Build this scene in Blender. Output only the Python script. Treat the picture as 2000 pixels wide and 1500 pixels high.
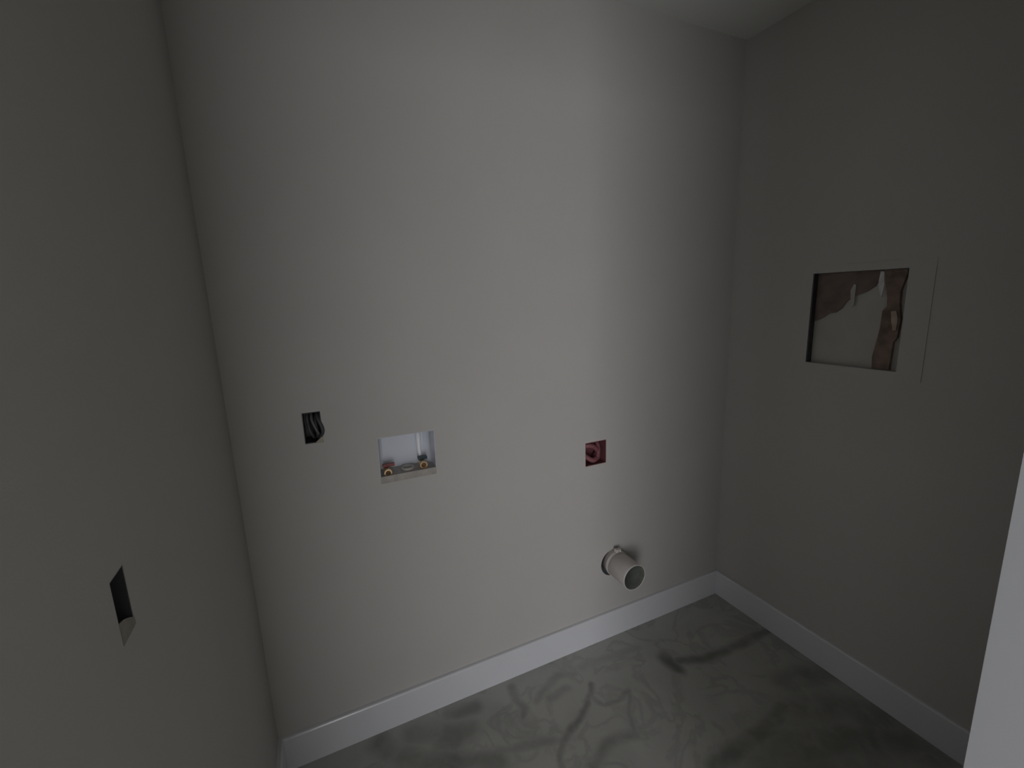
import bpy, bmesh, math, random
from mathutils import Vector, Matrix
C = bpy.context.scene
for o in list(bpy.data.objects): bpy.data.objects.remove(o)
COL = C.collection
random.seed(4)

# ------------------------------------------------------------------ camera, world, light, exposure
W, H = 1.932, 2.44            # room: back wall y=0, right wall x=0, left wall x=-W, front (door) wall y=YF
YF, YH = -1.25, -1.365        # door wall, room side and hall side
DX0, DX1, DZ = -1.866, -1.106, 2.03   # clear door opening between jambs

yaw, pitch, roll = 0.4277, -0.18916, -0.03426
fw = Vector((math.sin(yaw)*math.cos(pitch), math.cos(yaw)*math.cos(pitch), math.sin(pitch)))
r0 = Vector((math.cos(yaw), -math.sin(yaw), 0)); u0 = r0.cross(fw)
r = r0*math.cos(roll) + u0*math.sin(roll); u = u0*math.cos(roll) - r0*math.sin(roll)
cam = bpy.data.cameras.new('camera'); camo = bpy.data.objects.new('camera', cam); COL.objects.link(camo)
camo.matrix_world = Matrix(((r.x, u.x, -fw.x, -1.7113), (r.y, u.y, -fw.y, -1.398), (r.z, u.z, -fw.z, 1.4652), (0, 0, 0, 1)))
cam.sensor_width = 36; cam.lens = 869.07*36/2000; cam.clip_start = 0.01
C.camera = camo

C.view_settings.view_transform = 'Standard'; C.view_settings.look = 'None'
C.view_settings.gamma = 1; C.view_settings.use_curve_mapping = False
C.view_settings.exposure = 0.0
wd = bpy.data.worlds.new('world'); C.world = wd; wd.use_nodes = True
bg = wd.node_tree.nodes['Background']; bg.inputs[0].default_value = (.8, .9, 1, 1); bg.inputs[1].default_value = 0.02

# daylight that comes through the hall window behind the camera
WX0, WX1, WZ0, WZ1, WY = -3.55, -1.74, 0.10, 1.86, -3.45
ld = bpy.data.lights.new('hall_daylight', 'AREA'); ld.shape = 'RECTANGLE'
ld.size = WX1-WX0; ld.size_y = WZ1-WZ0; ld.energy = 58; ld.color = (0.97, 0.965, 1.0)
lo = bpy.data.objects.new('hall_daylight', ld); COL.objects.link(lo)
lo.location = ((WX0+WX1)/2, WY-0.13, (WZ0+WZ1)/2); lo.rotation_euler = (math.radians(90), 0, 0)

# ------------------------------------------------------------------ materials
def mat(name, col, rough=.6, metal=0, spec=.5, vary=.06, scale=40, bump=0, bscale=400, coat=0):
    m = bpy.data.materials.new(name); m.use_nodes = True; nt = m.node_tree; N = nt.nodes; L = nt.links
    b = N['Principled BSDF']; b.inputs['Roughness'].default_value = rough; b.inputs['Metallic'].default_value = metal
    b.inputs['Specular IOR Level'].default_value = spec; b.inputs['Coat Weight'].default_value = coat
    tc = N.new('ShaderNodeTexCoord'); n = N.new('ShaderNodeTexNoise')
    n.inputs['Scale'].default_value = scale; n.inputs['Detail'].default_value = 4
    L.new(tc.outputs['Object'], n.inputs['Vector'])
    rp = N.new('ShaderNodeValToRGB'); L.new(n.outputs['Fac'], rp.inputs[0])
    rp.color_ramp.elements[0].position = .3; rp.color_ramp.elements[1].position = .7
    rp.color_ramp.elements[0].color = (*[c*(1-vary) for c in col], 1)
    rp.color_ramp.elements[1].color = (*[min(1, c*(1+vary)) for c in col], 1)
    L.new(rp.outputs[0], b.inputs['Base Color'])
    if bump:
        n2 = N.new('ShaderNodeTexNoise'); n2.inputs['Scale'].default_value = bscale; n2.inputs['Detail'].default_value = 3
        L.new(tc.outputs['Object'], n2.inputs['Vector'])
        bp = N.new('ShaderNodeBump'); bp.inputs['Strength'].default_value = bump; bp.inputs['Distance'].default_value = .001
        L.new(n2.outputs['Fac'], bp.inputs['Height']); L.new(bp.outputs[0], b.inputs['Normal'])
    return m

M = {}
M['paint'] = mat('warm_grey_wall_paint', (.53, .512, .487), .75, vary=.02, scale=3, bump=.35, bscale=220, spec=.3)
M['hall_paint'] = mat('white_hall_wall_paint', (.80, .79, .76), .8, vary=.02, scale=3)
M['ceiling'] = mat('flat_white_ceiling_paint', (.70, .71, .68), .9, vary=.02, scale=3, bump=.3, bscale=200, spec=.2)
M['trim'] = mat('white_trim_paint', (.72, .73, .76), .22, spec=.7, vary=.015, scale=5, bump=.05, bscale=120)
M['jamb'] = mat('shaded_white_frame_paint', (.34, .345, .358), .45, vary=.015, scale=5, bump=.05, bscale=120)  # white frame paint darkened to imitate light blocked at the doorway
M['gypsum'] = mat('gypsum_core', (.62, .60, .55), .9, vary=.1, scale=90)
M['chip'] = mat('torn_drywall_paper', (.40, .37, .30), .9, vary=.2, scale=90)
M['lit_bottom'] = mat('lit_box_bottom_brown', (.31, .29, .245), .9, vary=.15, scale=60)
M['black'] = mat('black_plastic', (.05, .048, .052), .55, vary=.2)
M['dark'] = mat('dark_void', (.045, .045, .048), .8, vary=.2)
M['cable'] = mat('black_cable_jacket', (.055, .055, .057), .5, vary=.2)
M['cable_grey'] = mat('grey_cable_jacket', (.13, .13, .13), .5, vary=.15)
M['plastic'] = mat('white_moulded_plastic', (.70, .73, .80), .17, vary=.015, scale=8, spec=.6)
M['highlight_white'] = mat('bright_white_highlight', (.93, .94, .96), .3, vary=.01, scale=8)
M['plastic_beige'] = mat('brownish_beige_plastic', (.40, .37, .335), .5, vary=.18, scale=30)  # mottled beige-brown, darker than the box body
M['brass'] = mat('brass', (.86, .62, .36), .28, metal=.9, vary=.08, scale=60)
M['bore'] = mat('brown_bore', (.16, .085, .04), .6, vary=.1)
M['redh'] = mat('dark_red_handle', (.26, .07, .06), .4, vary=.1)
M['blueh'] = mat('dark_blue_green_handle', (.03, .055, .06), .4, vary=.1)
M['maroon'] = mat('dark_maroon_box', (.16, .052, .06), .6, vary=.2, scale=60)
M['redcable'] = mat('dusty_red_cable', (.22, .08, .09), .6, vary=.2, scale=60)
M['pvc'] = mat('offwhite_duct_plastic', (.64, .60, .58), .45, vary=.04, scale=20)
M['ductin'] = mat('dark_duct_lining', (.11, .118, .10), .8, vary=.2, scale=40)  # darker greenish tone than the pipe outside
M['wood'] = mat('brown_stud_wood', (.20, .145, .115), .8, vary=.35, scale=25)
M['woodlight'] = mat('raw_tan_wood', (.42, .33, .27), .8, vary=.2, scale=40)
M['kraft'] = mat('brown_kraft_paper', (.19, .145, .125), .85, vary=.2, scale=20)
M['foam'] = mat('pale_foam', (.62, .62, .63), .8, vary=.1, scale=60)
M['board'] = mat('grey_green_backing_board', (.46, .455, .425), .8, vary=.05, scale=14, bump=.3, bscale=150)

def marble():
    m = bpy.data.materials.new('grey_veined_marble'); m.use_nodes = True; nt = m.node_tree; N = nt.nodes; L = nt.links
    b = N['Principled BSDF']
    tc = N.new('ShaderNodeTexCoord')
    def noise(s, d=5, dist=0, off=(0, 0, 0)):
        mp = N.new('ShaderNodeMapping'); mp.inputs['Location'].default_value = off
        L.new(tc.outputs['Object'], mp.inputs[0])
        n = N.new('ShaderNodeTexNoise'); n.inputs['Scale'].default_value = s; n.inputs['Detail'].default_value = d
        n.inputs['Distortion'].default_value = dist; L.new(mp.outputs[0], n.inputs['Vector']); return n
    def math_(op, a, c, cl=False):
        k = N.new('ShaderNodeMath'); k.operation = op; k.use_clamp = cl
        for i, v in enumerate((a, c)):
            if v is None: continue
            if isinstance(v, (int, float)): k.inputs[i].default_value = v
            else: L.new(v, k.inputs[i])
        return k.outputs[0]
    def smooth(v, a, c, lo=0., hi=1.):
        k = N.new('ShaderNodeMapRange'); k.interpolation_type = 'SMOOTHSTEP'
        L.new(v, k.inputs[0]); k.inputs[1].default_value = a; k.inputs[2].default_value = c
        k.inputs[3].default_value = lo; k.inputs[4].default_value = hi; return k.outputs[0]
    # position pushed about by noise
    wn = noise(11, 4); sub = N.new('ShaderNodeVectorMath'); sub.operation = 'SUBTRACT'
    L.new(wn.outputs['Color'], sub.inputs[0]); sub.inputs[1].default_value = (.5, .5, .5)
    sc = N.new('ShaderNodeVectorMath'); sc.operation = 'SCALE'; L.new(sub.outputs[0], sc.inputs[0]); sc.inputs['Scale'].default_value = .045
    ad = N.new('ShaderNodeVectorMath'); ad.operation = 'ADD'; L.new(tc.outputs['Object'], ad.inputs[0]); L.new(sc.outputs[0], ad.inputs[1])
    flat = N.new('ShaderNodeVectorMath'); flat.operation = 'MULTIPLY'; L.new(ad.outputs[0], flat.inputs[0]); flat.inputs[1].default_value = (1, 1, 0)
    P = flat.outputs[0]
    def vein(pts, w0, w1, depth):
        # vein along a polyline on the floor, full inside w0, gone at w1
        best = None
        for a, c in zip(pts, pts[1:]):
            A = Vector((*a, 0)); D = Vector((*c, 0))-A
            s1 = N.new('ShaderNodeVectorMath'); s1.operation = 'SUBTRACT'; L.new(P, s1.inputs[0]); s1.inputs[1].default_value = A
            dt = N.new('ShaderNodeVectorMath'); dt.operation = 'DOT_PRODUCT'; L.new(s1.outputs[0], dt.inputs[0]); dt.inputs[1].default_value = D
            t = math_('DIVIDE', dt.outputs['Value'], D.length_squared, True)
            s2 = N.new('ShaderNodeVectorMath'); s2.operation = 'SCALE'; s2.inputs[0].default_value = D; L.new(t, s2.inputs['Scale'])
            ds = N.new('ShaderNodeVectorMath'); ds.operation = 'DISTANCE'; L.new(s1.outputs[0], ds.inputs[0]); L.new(s2.outputs[0], ds.inputs[1])
            best = ds.outputs['Value'] if best is None else math_('MINIMUM', best, ds.outputs['Value'])
        return smooth(best, w0*.4, w1*1.15, depth*.85, 0)
    veins = [vein(*v) for v in (
        (((-0.860, -0.176), (-0.890, -0.214), (-0.937, -0.248), (-0.996, -0.279), (-1.041, -0.301), (-1.085, -0.321), (-1.113, -0.359), (-1.123, -0.386), (-1.134, -0.422)), 0.003, 0.02, 0.62),
        (((-0.756, -0.267), (-0.804, -0.272), (-0.869, -0.276), (-0.882, -0.247), (-0.890, -0.214)), 0.002, 0.018, 0.4),
        (((-1.141, -0.050), (-1.153, -0.104), (-1.144, -0.158), (-1.153, -0.181)), 0.004, 0.025, 0.45),
        (((-1.090, -0.143), (-1.025, -0.109), (-0.958, -0.087), (-0.898, -0.105)), 0.003, 0.025, 0.35),
        (((-1.037, -0.155), (-0.960, -0.149)), 0.004, 0.025, 0.35),
        (((-0.756, -0.267), (-0.814, -0.337), (-0.845, -0.399), (-0.850, -0.421)), 0.002, 0.018, 0.35),
        (((-0.860, -0.409), (-0.938, -0.394), (-0.982, -0.412), (-1.041, -0.437)), 0.004, 0.03, 0.4),
        (((-1.293, -0.258), (-1.221, -0.271), (-1.137, -0.289), (-1.085, -0.321)), 0.004, 0.028, 0.4),
        (((-1.400, -0.057), (-1.300, -0.073)), 0.008, 0.04, 0.45),
        (((-1.531, -0.074), (-1.446, -0.099), (-1.352, -0.152), (-1.437, -0.145)), 0.012, 0.06, 0.45),
        (((-1.630, -0.049), (-1.590, -0.110), (-1.506, -0.185), (-1.416, -0.230), (-1.304, -0.285)), 0.012, 0.06, 0.55),
        (((-0.860, -0.091), (-0.778, -0.102), (-0.592, -0.106)), 0.004, 0.03, 0.22),
        (((-0.517, -0.195), (-0.521, -0.234), (-0.516, -0.277)), 0.01, 0.04, 0.75),
        (((-0.483, -0.244), (-0.373, -0.289), (-0.257, -0.295), (-0.127, -0.295), (-0.024, -0.295), (0.025, -0.302)), 0.006, 0.032, 0.62),
        (((-0.207, -0.508), (-0.125, -0.522), (-0.028, -0.544)), 0.015, 0.08, 0.5),
        (((-0.257, -0.600), (-0.131, -0.647), (-0.047, -0.744)), 0.03, 0.12, 0.55),
        (((-0.306, -0.567), (-0.414, -0.597), (-0.523, -0.598), (-0.616, -0.599), (-0.698, -0.607)), 0.01, 0.05, 0.6),
        (((-0.385, -0.687), (-0.230, -0.731), (-0.075, -0.808), (-0.045, -0.889)), 0.03, 0.1, 0.55),
        (((-0.290, -0.652), (-0.510, -0.677), (-0.334, -0.788)), 0.05, 0.17, 0.35),
    )]
    v = veins[0]
    for k in veins[1:]: v = math_('MAXIMUM', v, k)
    brk = noise(14, 3, .5, (3, 1, 0))
    v = math_('MULTIPLY', v, smooth(brk.outputs['Fac'], .3, .6, .65, 1.0))
    # faint hairline web and cloudy tone
    h = noise(4.5, 6, 1.2, (7, 2, 0)); a = math_('ABSOLUTE', math_('SUBTRACT', h.outputs['Fac'], .5), None)
    web = smooth(a, 0, .06, .16, 0)
    cl = noise(3.2, 5, .4, (1, 5, 0)); cloud = smooth(cl.outputs['Fac'], .35, .65, .22, 0)
    tot = math_('ADD', math_('MAXIMUM', v, web), math_('MULTIPLY', cloud, .8), True)
    mx = N.new('ShaderNodeMix'); mx.data_type = 'RGBA'; L.new(tot, mx.inputs['Factor'])
    mx.inputs['A'].default_value = (.43, .433, .405, 1); mx.inputs['B'].default_value = (.07, .074, .064, 1)
    L.new(mx.outputs['Result'], b.inputs['Base Color'])
    b.inputs['Roughness'].default_value = .27; b.inputs['Specular IOR Level'].default_value = .5
    return m
M['marble'] = marble()

# ------------------------------------------------------------------ helpers
def obj(name, bm, m, parent=None, loc=None, smooth=False, label=None, bev=0):
    if bev: bmesh.ops.bevel(bm, geom=bm.edges[:], offset=bev, segments=2, affect='EDGES')
    bmesh.ops.recalc_face_normals(bm, faces=bm.faces[:]) if bm.faces else None
    me = bpy.data.meshes.new(name); bm.to_mesh(me); bm.free(); me.materials.append(M[m])
    if smooth:
        for p in me.polygons: p.use_smooth = True
    o = bpy.data.objects.new(name, me); COL.objects.link(o)
    if parent: o.parent = parent
    if loc: o.location = loc
    if label: o['label'] = label
    return o
def thing(name, label, cat, loc, rz=0, group=None):
    o = bpy.data.objects.new(name, None); COL.objects.link(o); o.empty_display_size = .05
    o.location = loc; o.rotation_euler = (0, 0, rz); o['label'] = label; o['category'] = cat
    if group: o['group'] = group
    return o
def struct(o, label, cat=None):
    o['kind'] = 'structure'; o['label'] = label
    if cat: o['category'] = cat
    return o
def box(bm, x0, x1, y0, y1, z0, z1):
    vs = [bm.verts.new((x, y, z)) for x in (x0, x1) for y in (y0, y1) for z in (z0, z1)]
    for f in ((0, 1, 3, 2), (4, 6, 7, 5), (0, 4, 5, 1), (2, 3, 7, 6), (0, 2, 6, 4), (1, 5, 7, 3)): bm.faces.new([vs[i] for i in f])
def B(*a):
    bm = bmesh.new(); box(bm, *a); return bm
def tube(bm, pts, rad, n=10, cap=True):
    """round bar along a polyline"""
    pts = [Vector(p) for p in pts]; rings = []
    rads = rad if isinstance(rad, (list, tuple)) else [rad]*len(pts)
    up = None
    for i, p in enumerate(pts):
        d = (pts[min(i+1, len(pts)-1)]-pts[max(i-1, 0)]).normalized()
        if up is None: up = Vector((0, 0, 1)) if abs(d.z) < .9 else Vector((1, 0, 0))
        s = d.cross(up).normalized(); up = s.cross(d).normalized()
        rings.append([bm.verts.new(p+(s*math.cos(a)+up*math.sin(a))*rads[i]) for a in [2*math.pi*k/n for k in range(n)]])
    for a, b in zip(rings, rings[1:]):
        for k in range(n): bm.faces.new((a[k], a[(k+1) % n], b[(k+1) % n], b[k]))
    if cap:
        bm.faces.new(rings[0]); bm.faces.new(rings[-1])
def curve(pts, n=8):
    """Catmull-Rom through pts"""
    P = [Vector(p) for p in pts]; P = [P[0]*2-P[1]]+P+[P[-1]*2-P[-2]]; out = []
    for i in range(1, len(P)-2):
        for k in range(n):
            t = k/n; a, b, c, d = P[i-1], P[i], P[i+1], P[i+2]
            out.append(.5*((2*b)+(c-a)*t+(2*a-5*b+4*c-d)*t*t+(3*b-3*c+d-a)*t**3))
    return out+[P[-2]]
def ring_profile(bm, prof, n=40, axis='y', close=True):
    """lathe: prof = list of (radius, along) about the local y axis; closed profile makes a solid shell"""
    rows = [[bm.verts.new((q*math.cos(2*math.pi*k/n), y, q*math.sin(2*math.pi*k/n))) for k in range(n)] for q, y in prof]
    pairs = list(zip(rows, rows[1:])) + ([(rows[-1], rows[0])] if close else [])
    for a, b in pairs:
        for k in range(n): bm.faces.new((a[k], a[(k+1) % n], b[(k+1) % n], b[k]))
def prism(bm, poly, y0, y1):
    a = [bm.verts.new((x, y0, z)) for x, z in poly]; b = [bm.verts.new((x, y1, z)) for x, z in poly]
    bm.faces.new(a); bm.faces.new(b[::-1]); n = len(poly)
    for i in range(n): bm.faces.new((a[i], b[i], b[(i+1) % n], a[(i+1) % n]))

def wall_bm(x0, x1, z0, z1, holes, th=.013, rounds=()):
    """wall sheet in local x/z facing local -y, with cut-outs that have drywall-thick lips"""
    bm = bmesh.new()
    rr = [(cx-q*1.6, cx+q*1.6, cz-q*1.6, cz+q*1.6) for cx, cz, q in rounds]
    allh = list(holes)+rr
    xs = sorted({x0, x1, *[h[0] for h in allh], *[h[1] for h in allh]}); zs = sorted({z0, z1, *[h[2] for h in allh], *[h[3] for h in allh]})
    for i in range(len(xs)-1):
        for j in range(len(zs)-1):
            cx, cz = (xs[i]+xs[i+1])/2, (zs[j]+zs[j+1])/2
            if any(h[0] < cx < h[1] and h[2] < cz < h[3] for h in allh): continue
            bm.faces.new([bm.verts.new(p) for p in ((xs[i], 0, zs[j]), (xs[i+1], 0, zs[j]), (xs[i+1], 0, zs[j+1]), (xs[i], 0, zs[j+1]))])
    for a, b, c, d in holes:
        q = [(a, c), (b, c), (b, d), (a, d)]
        for (p0, p1) in zip(q, q[1:]+q[:1]):
            bm.faces.new([bm.verts.new(p) for p in ((p0[0], 0, p0[1]), (p0[0], th, p0[1]), (p1[0], th, p1[1]), (p1[0], 0, p1[1]))])
    for (cx, cz, q), (a, b, c, d) in zip(rounds, rr):
        n = 48; s = q*1.6; cir = []; sq = []
        for k in range(n):
            t = 2*math.pi*k/n; u_, v_ = math.cos(t), math.sin(t); e = s/max(abs(u_), abs(v_))
            cir.append((cx+q*u_, cz+q*v_)); sq.append((cx+e*u_, cz+e*v_))
        for k in range(n):
            l = (k+1) % n
            bm.faces.new([bm.verts.new((p[0], 0, p[1])) for p in (sq[k], sq[l], cir[l], cir[k])])
            bm.faces.new([bm.verts.new(p) for p in ((cir[k][0], 0, cir[k][1]), (cir[l][0], 0, cir[l][1]), (cir[l][0], th, cir[l][1]), (cir[k][0], th, cir[k][1]))])
    bmesh.ops.remove_doubles(bm, verts=bm.verts[:], dist=1e-5)
    return bm

# ------------------------------------------------------------------ room shell
BK = (-1.724, 1.112, .050, .094)       # cable box   (x, z, w, h) on the back wall
WS = (-1.4545, .9725, .182, .152)      # washer box
RD = (-.718, .8515, .099, .097)        # red cable box
DU = (-.627, .355, .056)               # duct hole
LB = (-.803, 1.141, .040, .078)        # left wall box (y, z, w, h)
RP = (.343, .630, 1.192, 1.518)        # right wall opening: distance from the back wall, heights
def hole(b): return (b[0]-b[2]/2, b[0]+b[2]/2, b[1]-b[3]/2, b[1]+b[3]/2)

struct(obj('wall_back', wall_bm(-W, 0, 0, H, [hole(BK), hole(WS), hole(RD)], rounds=[(DU[0]-.004, DU[1]-.008, .059)]), 'paint'),
       'grey painted back wall with three box cut-outs and a round duct hole')
wr = obj('wall_right', wall_bm(0, -YH, 0, H, [RP]), 'paint'); wr.rotation_euler = (0, 0, -math.pi/2)
struct(wr, 'dim grey painted right wall with a square recess cut in it')
wl = obj('wall_left', wall_bm(YH, 0, 0, H, [hole(LB)]), 'paint'); wl.rotation_euler = (0, 0, math.pi/2); wl.location = (-W, 0, 0)
struct(wl, 'dim grey painted left wall with a narrow box cut-out')
bm = bmesh.new()
box(bm, -W, DX0-.02, YH, YF, 0, H); box(bm, DX1+.02, 0, YH, YF, 0, H); box(bm, DX0-.02, DX1+.02, YH, YF, DZ+.02, H)
struct(obj('wall_front', bm, 'paint'), 'grey painted door wall with the doorway the photo looks through')
HX0, HX1, HY = -4.2, .4, WY
struct(obj('floor', B(HX0, HX1, HY-.1, .1, -.05, 0), 'marble'), 'grey marble look floor with dark cloudy veins')
struct(obj('ceiling', B(HX0, HX1, HY-.1, .1, H, H+.05), 'ceiling'), 'flat white ceiling seen only at the upper right corner')
# hall behind the camera: plain shell with the window opening that lets the daylight in
bm = bmesh.new()
box(bm, HX0-.1, HX0, HY, YH, 0, H); box(bm, HX1, HX1+.1, HY, YH, 0, H)
box(bm, HX0, -W, YH, YF, 0, H); box(bm, 0, HX1, YH, YF, 0, H)
box(bm, HX0, WX0, HY-.1, HY, 0, H); box(bm, WX1, HX1, HY-.1, HY, 0, H)
box(bm, WX0, WX1, HY-.1, HY, 0, WZ0); box(bm, WX0, WX1, HY-.1, HY, WZ1, H)
struct(obj('wall_hall', bm, 'hall_paint'), 'plain white hall walls behind the doorway')

# baseboards, mitred at the corners
BH, BT = .121, .015
def baseboard(name, label, L_, m0, m1, loc, rz):
    """runs along local x from 0 to L_, stands against local y=0, faces -y; m = mitre at each end"""
    prof = [(0, 0), (-BT, 0), (-BT, BH-.006), (-BT+.002, BH-.002), (-BT+.005, BH), (0, BH)]
    bm = bmesh.new()
    a = [bm.verts.new((-y*m0 if m0 else 0, y, z)) for y, z in prof]
    b = [bm.verts.new((L_+(y*m1 if m1 else 0), y, z)) for y, z in prof]
    bm.faces.new(a); bm.faces.new(b[::-1])
    for i in range(len(prof)): bm.faces.new((a[i], b[i], b[(i+1) % len(prof)], a[(i+1) % len(prof)]))
    o = obj(name, bm, 'trim'); o.location = loc; o.rotation_euler = (0, 0, rz); struct(o, label)
baseboard('baseboard_back', 'white baseboard along the foot of the back wall', W, 1, 1, (-W, 0, 0), 0)
baseboard('baseboard_right', 'white baseboard in shade along the foot of the right wall', -YF-.001, 1, 0, (0, 0, 0), -math.pi/2)
baseboard('baseboard_left', 'white baseboard along the foot of the left wall', -YF-.001, 0, 1, (-W, YF+.001, 0), math.pi/2)
baseboard('baseboard_front', 'white baseboard beside the doorway', -DX1-.062-BT, 0, 0, (-BT, YF, 0), math.pi)

# door frame: jambs, head and casings
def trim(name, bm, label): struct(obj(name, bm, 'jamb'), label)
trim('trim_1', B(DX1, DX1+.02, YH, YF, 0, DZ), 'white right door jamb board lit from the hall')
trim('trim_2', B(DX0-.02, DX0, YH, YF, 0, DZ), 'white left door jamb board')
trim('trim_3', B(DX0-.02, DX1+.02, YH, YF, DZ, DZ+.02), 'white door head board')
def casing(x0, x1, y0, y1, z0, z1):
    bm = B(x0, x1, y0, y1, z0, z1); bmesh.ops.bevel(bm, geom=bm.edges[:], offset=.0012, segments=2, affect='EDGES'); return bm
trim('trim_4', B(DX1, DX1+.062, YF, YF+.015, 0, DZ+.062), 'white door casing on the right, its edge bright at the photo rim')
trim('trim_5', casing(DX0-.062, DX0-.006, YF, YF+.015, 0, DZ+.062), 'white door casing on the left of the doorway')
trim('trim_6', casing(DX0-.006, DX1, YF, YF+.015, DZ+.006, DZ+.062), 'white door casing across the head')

# ------------------------------------------------------------------ electrical box shells
def shell(bm, w, h, y0, d, t=.002):
    """open-fronted box: four sides and a back, from y0 to y0+d"""
    x, z = w/2, h/2
    box(bm, -x, -x+t, y0, y0+d, -z, z); box(bm, x-t, x, y0, y0+d, -z, z)
    box(bm, -x+t, x-t, y0, y0+d, z-t, z); box(bm, -x+t, x-t, y0, y0+d, -z, -z+t)
    box(bm, -x+t, x-t, y0+d-t, y0+d, -z+t, z-t)

# --- box with black cables, back wall left
t = thing('electrical_box', 'small black electrical box full of dark cables, left of the white washer box', 'electrical box', (BK[0], 0, BK[1]))
bm = bmesh.new(); shell(bm, BK[2]-.0006, BK[3]-.0006, .0008, .075); obj('box_body', bm, 'black', t)
for k, (pts, rd, m) in enumerate((
        ([(-.006, .06, .03), (-.008, .03, .044), (-.012, .012, .03), (-.008, .008, -.01), (.0, .012, -.030), (.002, .045, -.043)], .0045, 'cable'),
        ([(-.004, .06, .03), (.000, .025, .040), (.000, .006, .022), (.008, .002, -.004), (.015, .010, -.026), (.014, .05, -.043)], .0042, 'cable_grey'),
        ([(.012, .06, .036), (.014, .020, .041), (.016, .000, .026), (.0255, -.005, -.002), (.0245, -.005, -.020), (.014, .012, -.033), (.01, .05, -.040)], .0052, 'cable'),
        ([(.004, .06, .02), (.008, .025, .028), (.009, .010, .012), (.012, .008, -.010), (.010, .016, -.036)], .004, 'cable'))):
    bm = bmesh.new(); tube(bm, curve(pts), rd, 10); obj('cable', bm, m, t, smooth=True, label='grey cable' if m == 'cable_grey' else None)
bm = bmesh.new(); prism(bm, [(.001, -.0485), (.0262, -.0485), (.0262, -.022), (.019, -.033), (.011, -.040)], -.0006, .006)
obj('lower_flap', bm, 'chip', t, label='torn pale drywall paper at the lower right')

# --- box on the left wall
t = thing('electrical_box', 'narrow black electrical box cut into the left wall, pale at its bottom', 'electrical box', (-W, LB[0], LB[1]), math.pi/2)
bm = bmesh.new(); shell(bm, LB[2]-.0006, LB[3]-.0006, .0008, .072); obj('box_body', bm, 'black', t)
bm = bmesh.new(); tube(bm, curve([(-.004, .06, .02), (.0, .035, .026), (.006, .022, .012), (.006, .022, -.010), (.0, .04, -.02)]), .0045, 10)
obj('cable', bm, 'black', t, smooth=True)
bm = bmesh.new(); prism(bm, [(-.0201, -.0391), (.0201, -.0391), (.0201, -.030), (.014, -.026), (.006, -.021), (-.006, -.015), (-.0201, -.011)], -.0004, .0006)  # flat brown sheet, colour stands in for the lit bottom of the box
obj('lower_flap', bm, 'lit_bottom', t, label='brown sheet standing in for the lit box bottom')

# --- red box with folded cables
t = thing('dryer_outlet_box', 'square dark red box with folded red cables on back wall, above the duct', 'electrical box', (RD[0], 0, RD[1]))
bm = bmesh.new(); shell(bm, RD[2]-.0006, RD[3]-.0006, .0008, .066); obj('box_body', bm, 'maroon', t)
for pts, rd in (
        ([(-.046, .05, .02), (-.038, .030, .026), (-.022, .018, .030), (.0, .014, .022), (.018, .018, .006), (.028, .03, -.012), (.030, .05, -.03)], .0105),
        ([(-.040, .05, .0), (-.034, .032, -.012), (-.022, .020, -.024), (-.004, .016, -.034), (.014, .022, -.032), (.026, .045, -.030)], .0105),
        ([(.030, .05, .036), (.026, .030, .032), (.024, .018, .012), (.022, .016, -.010), (.026, .026, -.034), (.028, .05, -.040)], .0085),
        ([(-.030, .05, .040), (-.012, .034, .040), (.008, .030, .039), (.020, .045, .036)], .008)):
    bm = bmesh.new(); tube(bm, curve(pts), rd, 12); obj('cable', bm, 'redcable', t, smooth=True)

# ------------------------------------------------------------------ washer box
t = thing('washer_outlet_box', 'white recessed washer supply box with two brass valves, on back wall', 'washer box', (WS[0], 0, WS[1]))
w, h = WS[2]/2, WS[3]/2; D = .078; Rf = .022
sec = [(-w, -.0)]                                    # plan section with rounded back corners (x, y)
for k in range(9):
    a = math.pi/2*k/8; sec.append((-w+Rf-Rf*math.cos(a), D-Rf+Rf*math.sin(a)))
for k in range(9):
    a = math.pi/2*k/8; sec.append((w-Rf+Rf*math.sin(a), D-Rf+Rf*math.cos(a)))
sec.append((w, 0))
T = .0012
bm = bmesh.new()
inn = [(x*(w-T)/w, y if y < .001 else y-T) for x, y in sec]
z0, z1 = -h, h
def loop(s, z): return [bm.verts.new((x, y, z)) for x, y in s]
i0, i1, o0, o1 = loop(inn, z0+T), loop(inn, z1-T), loop(sec, z0), loop(sec, z1)
n = len(sec)
for a, b in ((i0, i1), (o0, o1)):
    for k in range(n-1): bm.faces.new((a[k], a[k+1], b[k+1], b[k]))
bm.faces.new(i1); bm.faces.new(o1); bm.faces.new(o0)      # top and underside; the shelf closes the inside bottom
for a, b in ((i0, o0), (i1, o1)):
    bm.faces.new((a[0], a[-1], b[-1], b[0]))
bm.faces.new((i0[0], i1[0], o1[0], o0[0])); bm.faces.new((i0[-1], i1[-1], o1[-1], o0[-1]))
o = obj('box_body', bm, 'plastic', t)
for p in o.data.polygons:
    if abs(p.normal.z) < .1 and p.area < .002: p.use_smooth = True
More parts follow.
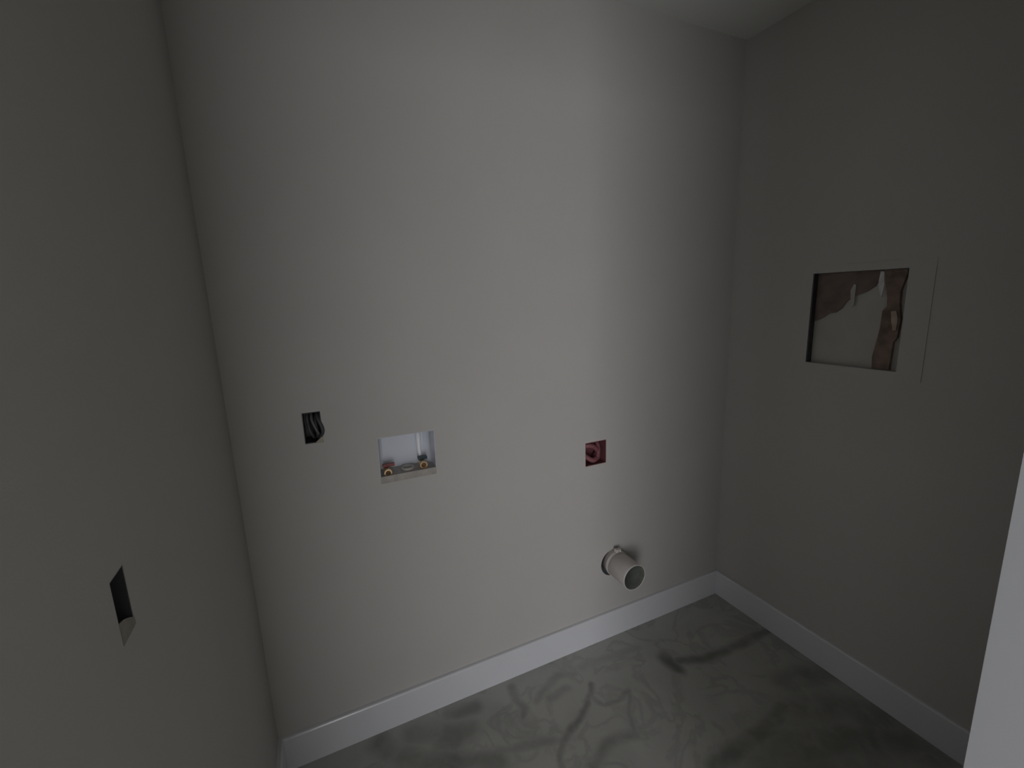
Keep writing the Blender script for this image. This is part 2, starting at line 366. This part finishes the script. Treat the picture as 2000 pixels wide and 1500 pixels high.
# shelf with drain hole
bm = bmesh.new(); box(bm, -w+T, w-T, .003, D-T, z0+T, z0+.022)
obj('shelf', bm, 'plastic_beige', t, label='brownish shelf of the washer box')
bm = bmesh.new(); box(bm, -w+.0001, w-.0001, -.0005, .003, z0+.0002, z0+.0235); obj('front_lip', bm, 'plastic_beige', t, label='beige lower lip')
bm = bmesh.new(); ring_profile(bm, [(.016, 0), (.021, 0), (.021, .006), (.016, .006)], 28); o = obj('drain_ring', bm, 'gypsum', t, smooth=False)
o.rotation_euler = (math.pi/2, 0, 0); o.location = (.004, .040, z0+.022)
bm = bmesh.new(); tube(bm, [(0, 0, 0), (0, 0, .002)], .0158, 24); obj('drain_cap', bm, 'plastic_beige', t, loc=(.004, .040, z0+.0222))
def valve(x, z, hm, hl, lever):
    v = bpy.data.objects.new('valve', None); COL.objects.link(v); v.parent = t; v.location = (x, .040, z)
    zb = z0+.022-z
    bm = bmesh.new()
    tube(bm, [(0, 0, zb), (0, 0, .009)], .009, 16)                       # riser body
    tube(bm, [(0, .012, 0), (0, -.012, 0)], .0095, 6)                    # hex shoulder
    ring_profile(bm, [(.0085, -.030), (.0125, -.030), (.0128, -.027), (.0118, -.025), (.0128, -.023), (.0118, -.021), (.0128, -.019), (.0115, -.012), (.0085, -.012)], 24)
    bm.verts.ensure_lookup_table(); obj('valve_body', bm, 'brass', v, smooth=False)
    bm = bmesh.new(); tube(bm, [(0, -.013, 0), (0, -.016, 0)], .0085, 20); obj('bore', bm, 'bore', v, label='dark bore of the outlet')
    bm = bmesh.new(); tube(bm, [(0, 0, .009), (0, 0, .0125)], .007, 12)
    box(bm, *lever, .0125, .0215); obj('handle', bm, hm, v, label=hl)
valve(-.065, -.047, 'redh', 'dark red valve handle', (-.012, .026, -.007, .007))
valve(.052, -.042, 'blueh', 'dark blue green valve handle', (-.012, .018, -.009, .009))

bm = bmesh.new(); tube(bm, [(.050, .062, h-T), (.050, .061, .02), (.050, .058, -.010), (.051, .052, -.026)], [.0085, .0085, .0065, .0045], 16)  # tube added to imitate the vertical highlight inside the box
obj('highlight_tube', bm, 'highlight_white', t, smooth=True, label='bright white tube standing in for the glint above the right valve')

# ------------------------------------------------------------------ dryer duct stub
t = thing('dryer_duct', 'off-white round duct stub sticking out of back wall above baseboard', 'duct', (DU[0], 0, DU[1]))
q = .053; Ld = -.138
bm = bmesh.new(); ring_profile(bm, [(q-.002, Ld), (q+.0005, Ld), (q+.0005, Ld+.006), (q, Ld+.008), (q, .045), (q-.002, .045)], 48); obj('pipe', bm, 'pvc', t, smooth=True)
bm = bmesh.new(); ring_profile(bm, [(q-.0022, Ld+.002), (q-.0022, .045), (q-.0034, .045), (q-.0034, Ld+.002)], 48); obj('lining', bm, 'ductin', t, smooth=True, label='dark inside of the duct')
bm = bmesh.new(); tube(bm, [(0, .041, 0), (0, .044, 0)], q-.0036, 40); obj('back_damper', bm, 'ductin', t, label='dark damper deep in the duct')
bm = bmesh.new(); ring_profile(bm, [(q+.0006, -.034), (q+.0022, -.034), (q+.0022, -.022), (q+.0006, -.022)], 48); obj('clamp_band', bm, 'pvc', t, smooth=False)
bm = bmesh.new(); box(bm, -.012, -.002, -.036, -.020, q+.0018, q+.016); box(bm, .003, .012, -.036, -.020, q+.0018, q+.014)
tube(bm, [(-.014, -.028, q+.009), (.015, -.028, q+.009)], .003, 8); o = obj('clamp_tab', bm, 'pvc', t)

# ------------------------------------------------------------------ recess in the right wall
t = thing('wall_recess_panel', 'square framed opening in right wall showing brown stud and torn brown paper', 'wall panel', (0, 0, 0), -math.pi/2)
a, b, c, d = RP; dep = .024
FW_ = .026
bm = bmesh.new()                                            # frame: flat flange around the opening
for q_ in ((a-FW_, a-.001, c-FW_, d+FW_), (b+.001, .697, c-FW_, d+FW_), (a-.001, b+.001, d+.001, d+FW_), (a-.001, b+.001, c-FW_, c-.001)):
    box(bm, q_[0], q_[1], -.0018, -.0002, q_[2], q_[3])
obj('frame', bm, 'paint', t)
obj('backing_board', B(a-.01, b+.01, dep, dep+.008, c-.01, d+.01), 'board', t)
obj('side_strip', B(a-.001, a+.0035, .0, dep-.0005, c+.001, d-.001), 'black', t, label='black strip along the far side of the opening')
obj('side_strip', B(b-.0035, b+.001, .0135, dep-.0005, c+.001, d-.001), 'board', t)
bm = bmesh.new()                                            # stud with rough edges
L_ = [(.562, 1.515), (.568, 1.47), (.576, 1.43), (.578, 1.40), (.567, 1.385), (.566, 1.33), (.560, 1.28), (.553, 1.235), (.556, 1.194)]
R_ = [(.604, 1.194), (.606, 1.25), (.607, 1.285), (.616, 1.30), (.619, 1.36), (.611, 1.41), (.610, 1.45), (.622, 1.50), (.622, 1.515)]
prism(bm, L_+R_, dep-.014, dep-.0002); obj('stud', bm, 'wood', t, label='brown rough wooden stud')
bm = bmesh.new(); prism(bm, [(.592, 1.384), (.606, 1.386), (.613, 1.36), (.612, 1.325), (.603, 1.322), (.597, 1.35)], dep-.0165, dep-.0142)
obj('wood_chip', bm, 'woodlight', t, label='pale tan splinter on the stud')
bm = bmesh.new(); prism(bm, [(a+.005, 1.5165), (a+.005, 1.345), (.366, 1.352), (.380, 1.360), (.396, 1.374), (.420, 1.378), (.437, 1.392), (.452, 1.418), (.466, 1.43),
                             (.482, 1.437), (.500, 1.444), (.516, 1.452), (.534, 1.466), (.548, 1.494), (.552, 1.5165)], dep-.005, dep-.0003)
obj('torn_paper', bm, 'kraft', t, label='torn brown paper sheet hanging from the top')
bm = bmesh.new(); prism(bm, [(.463, 1.455), (.472, 1.476), (.478, 1.472), (.478, 1.405), (.471, 1.396), (.466, 1.42)], dep-.009, dep-.0052)
obj('foam_scrap', bm, 'board', t, label='pale upright scrap on the brown paper')
bm = bmesh.new(); prism(bm, [(.551, 1.512), (.561, 1.512), (.566, 1.47), (.562, 1.43), (.553, 1.45), (.548, 1.475)], dep-.018, dep-.0142)
obj('foam_scrap', bm, 'foam', t, label='whitish scrap beside the stud top')
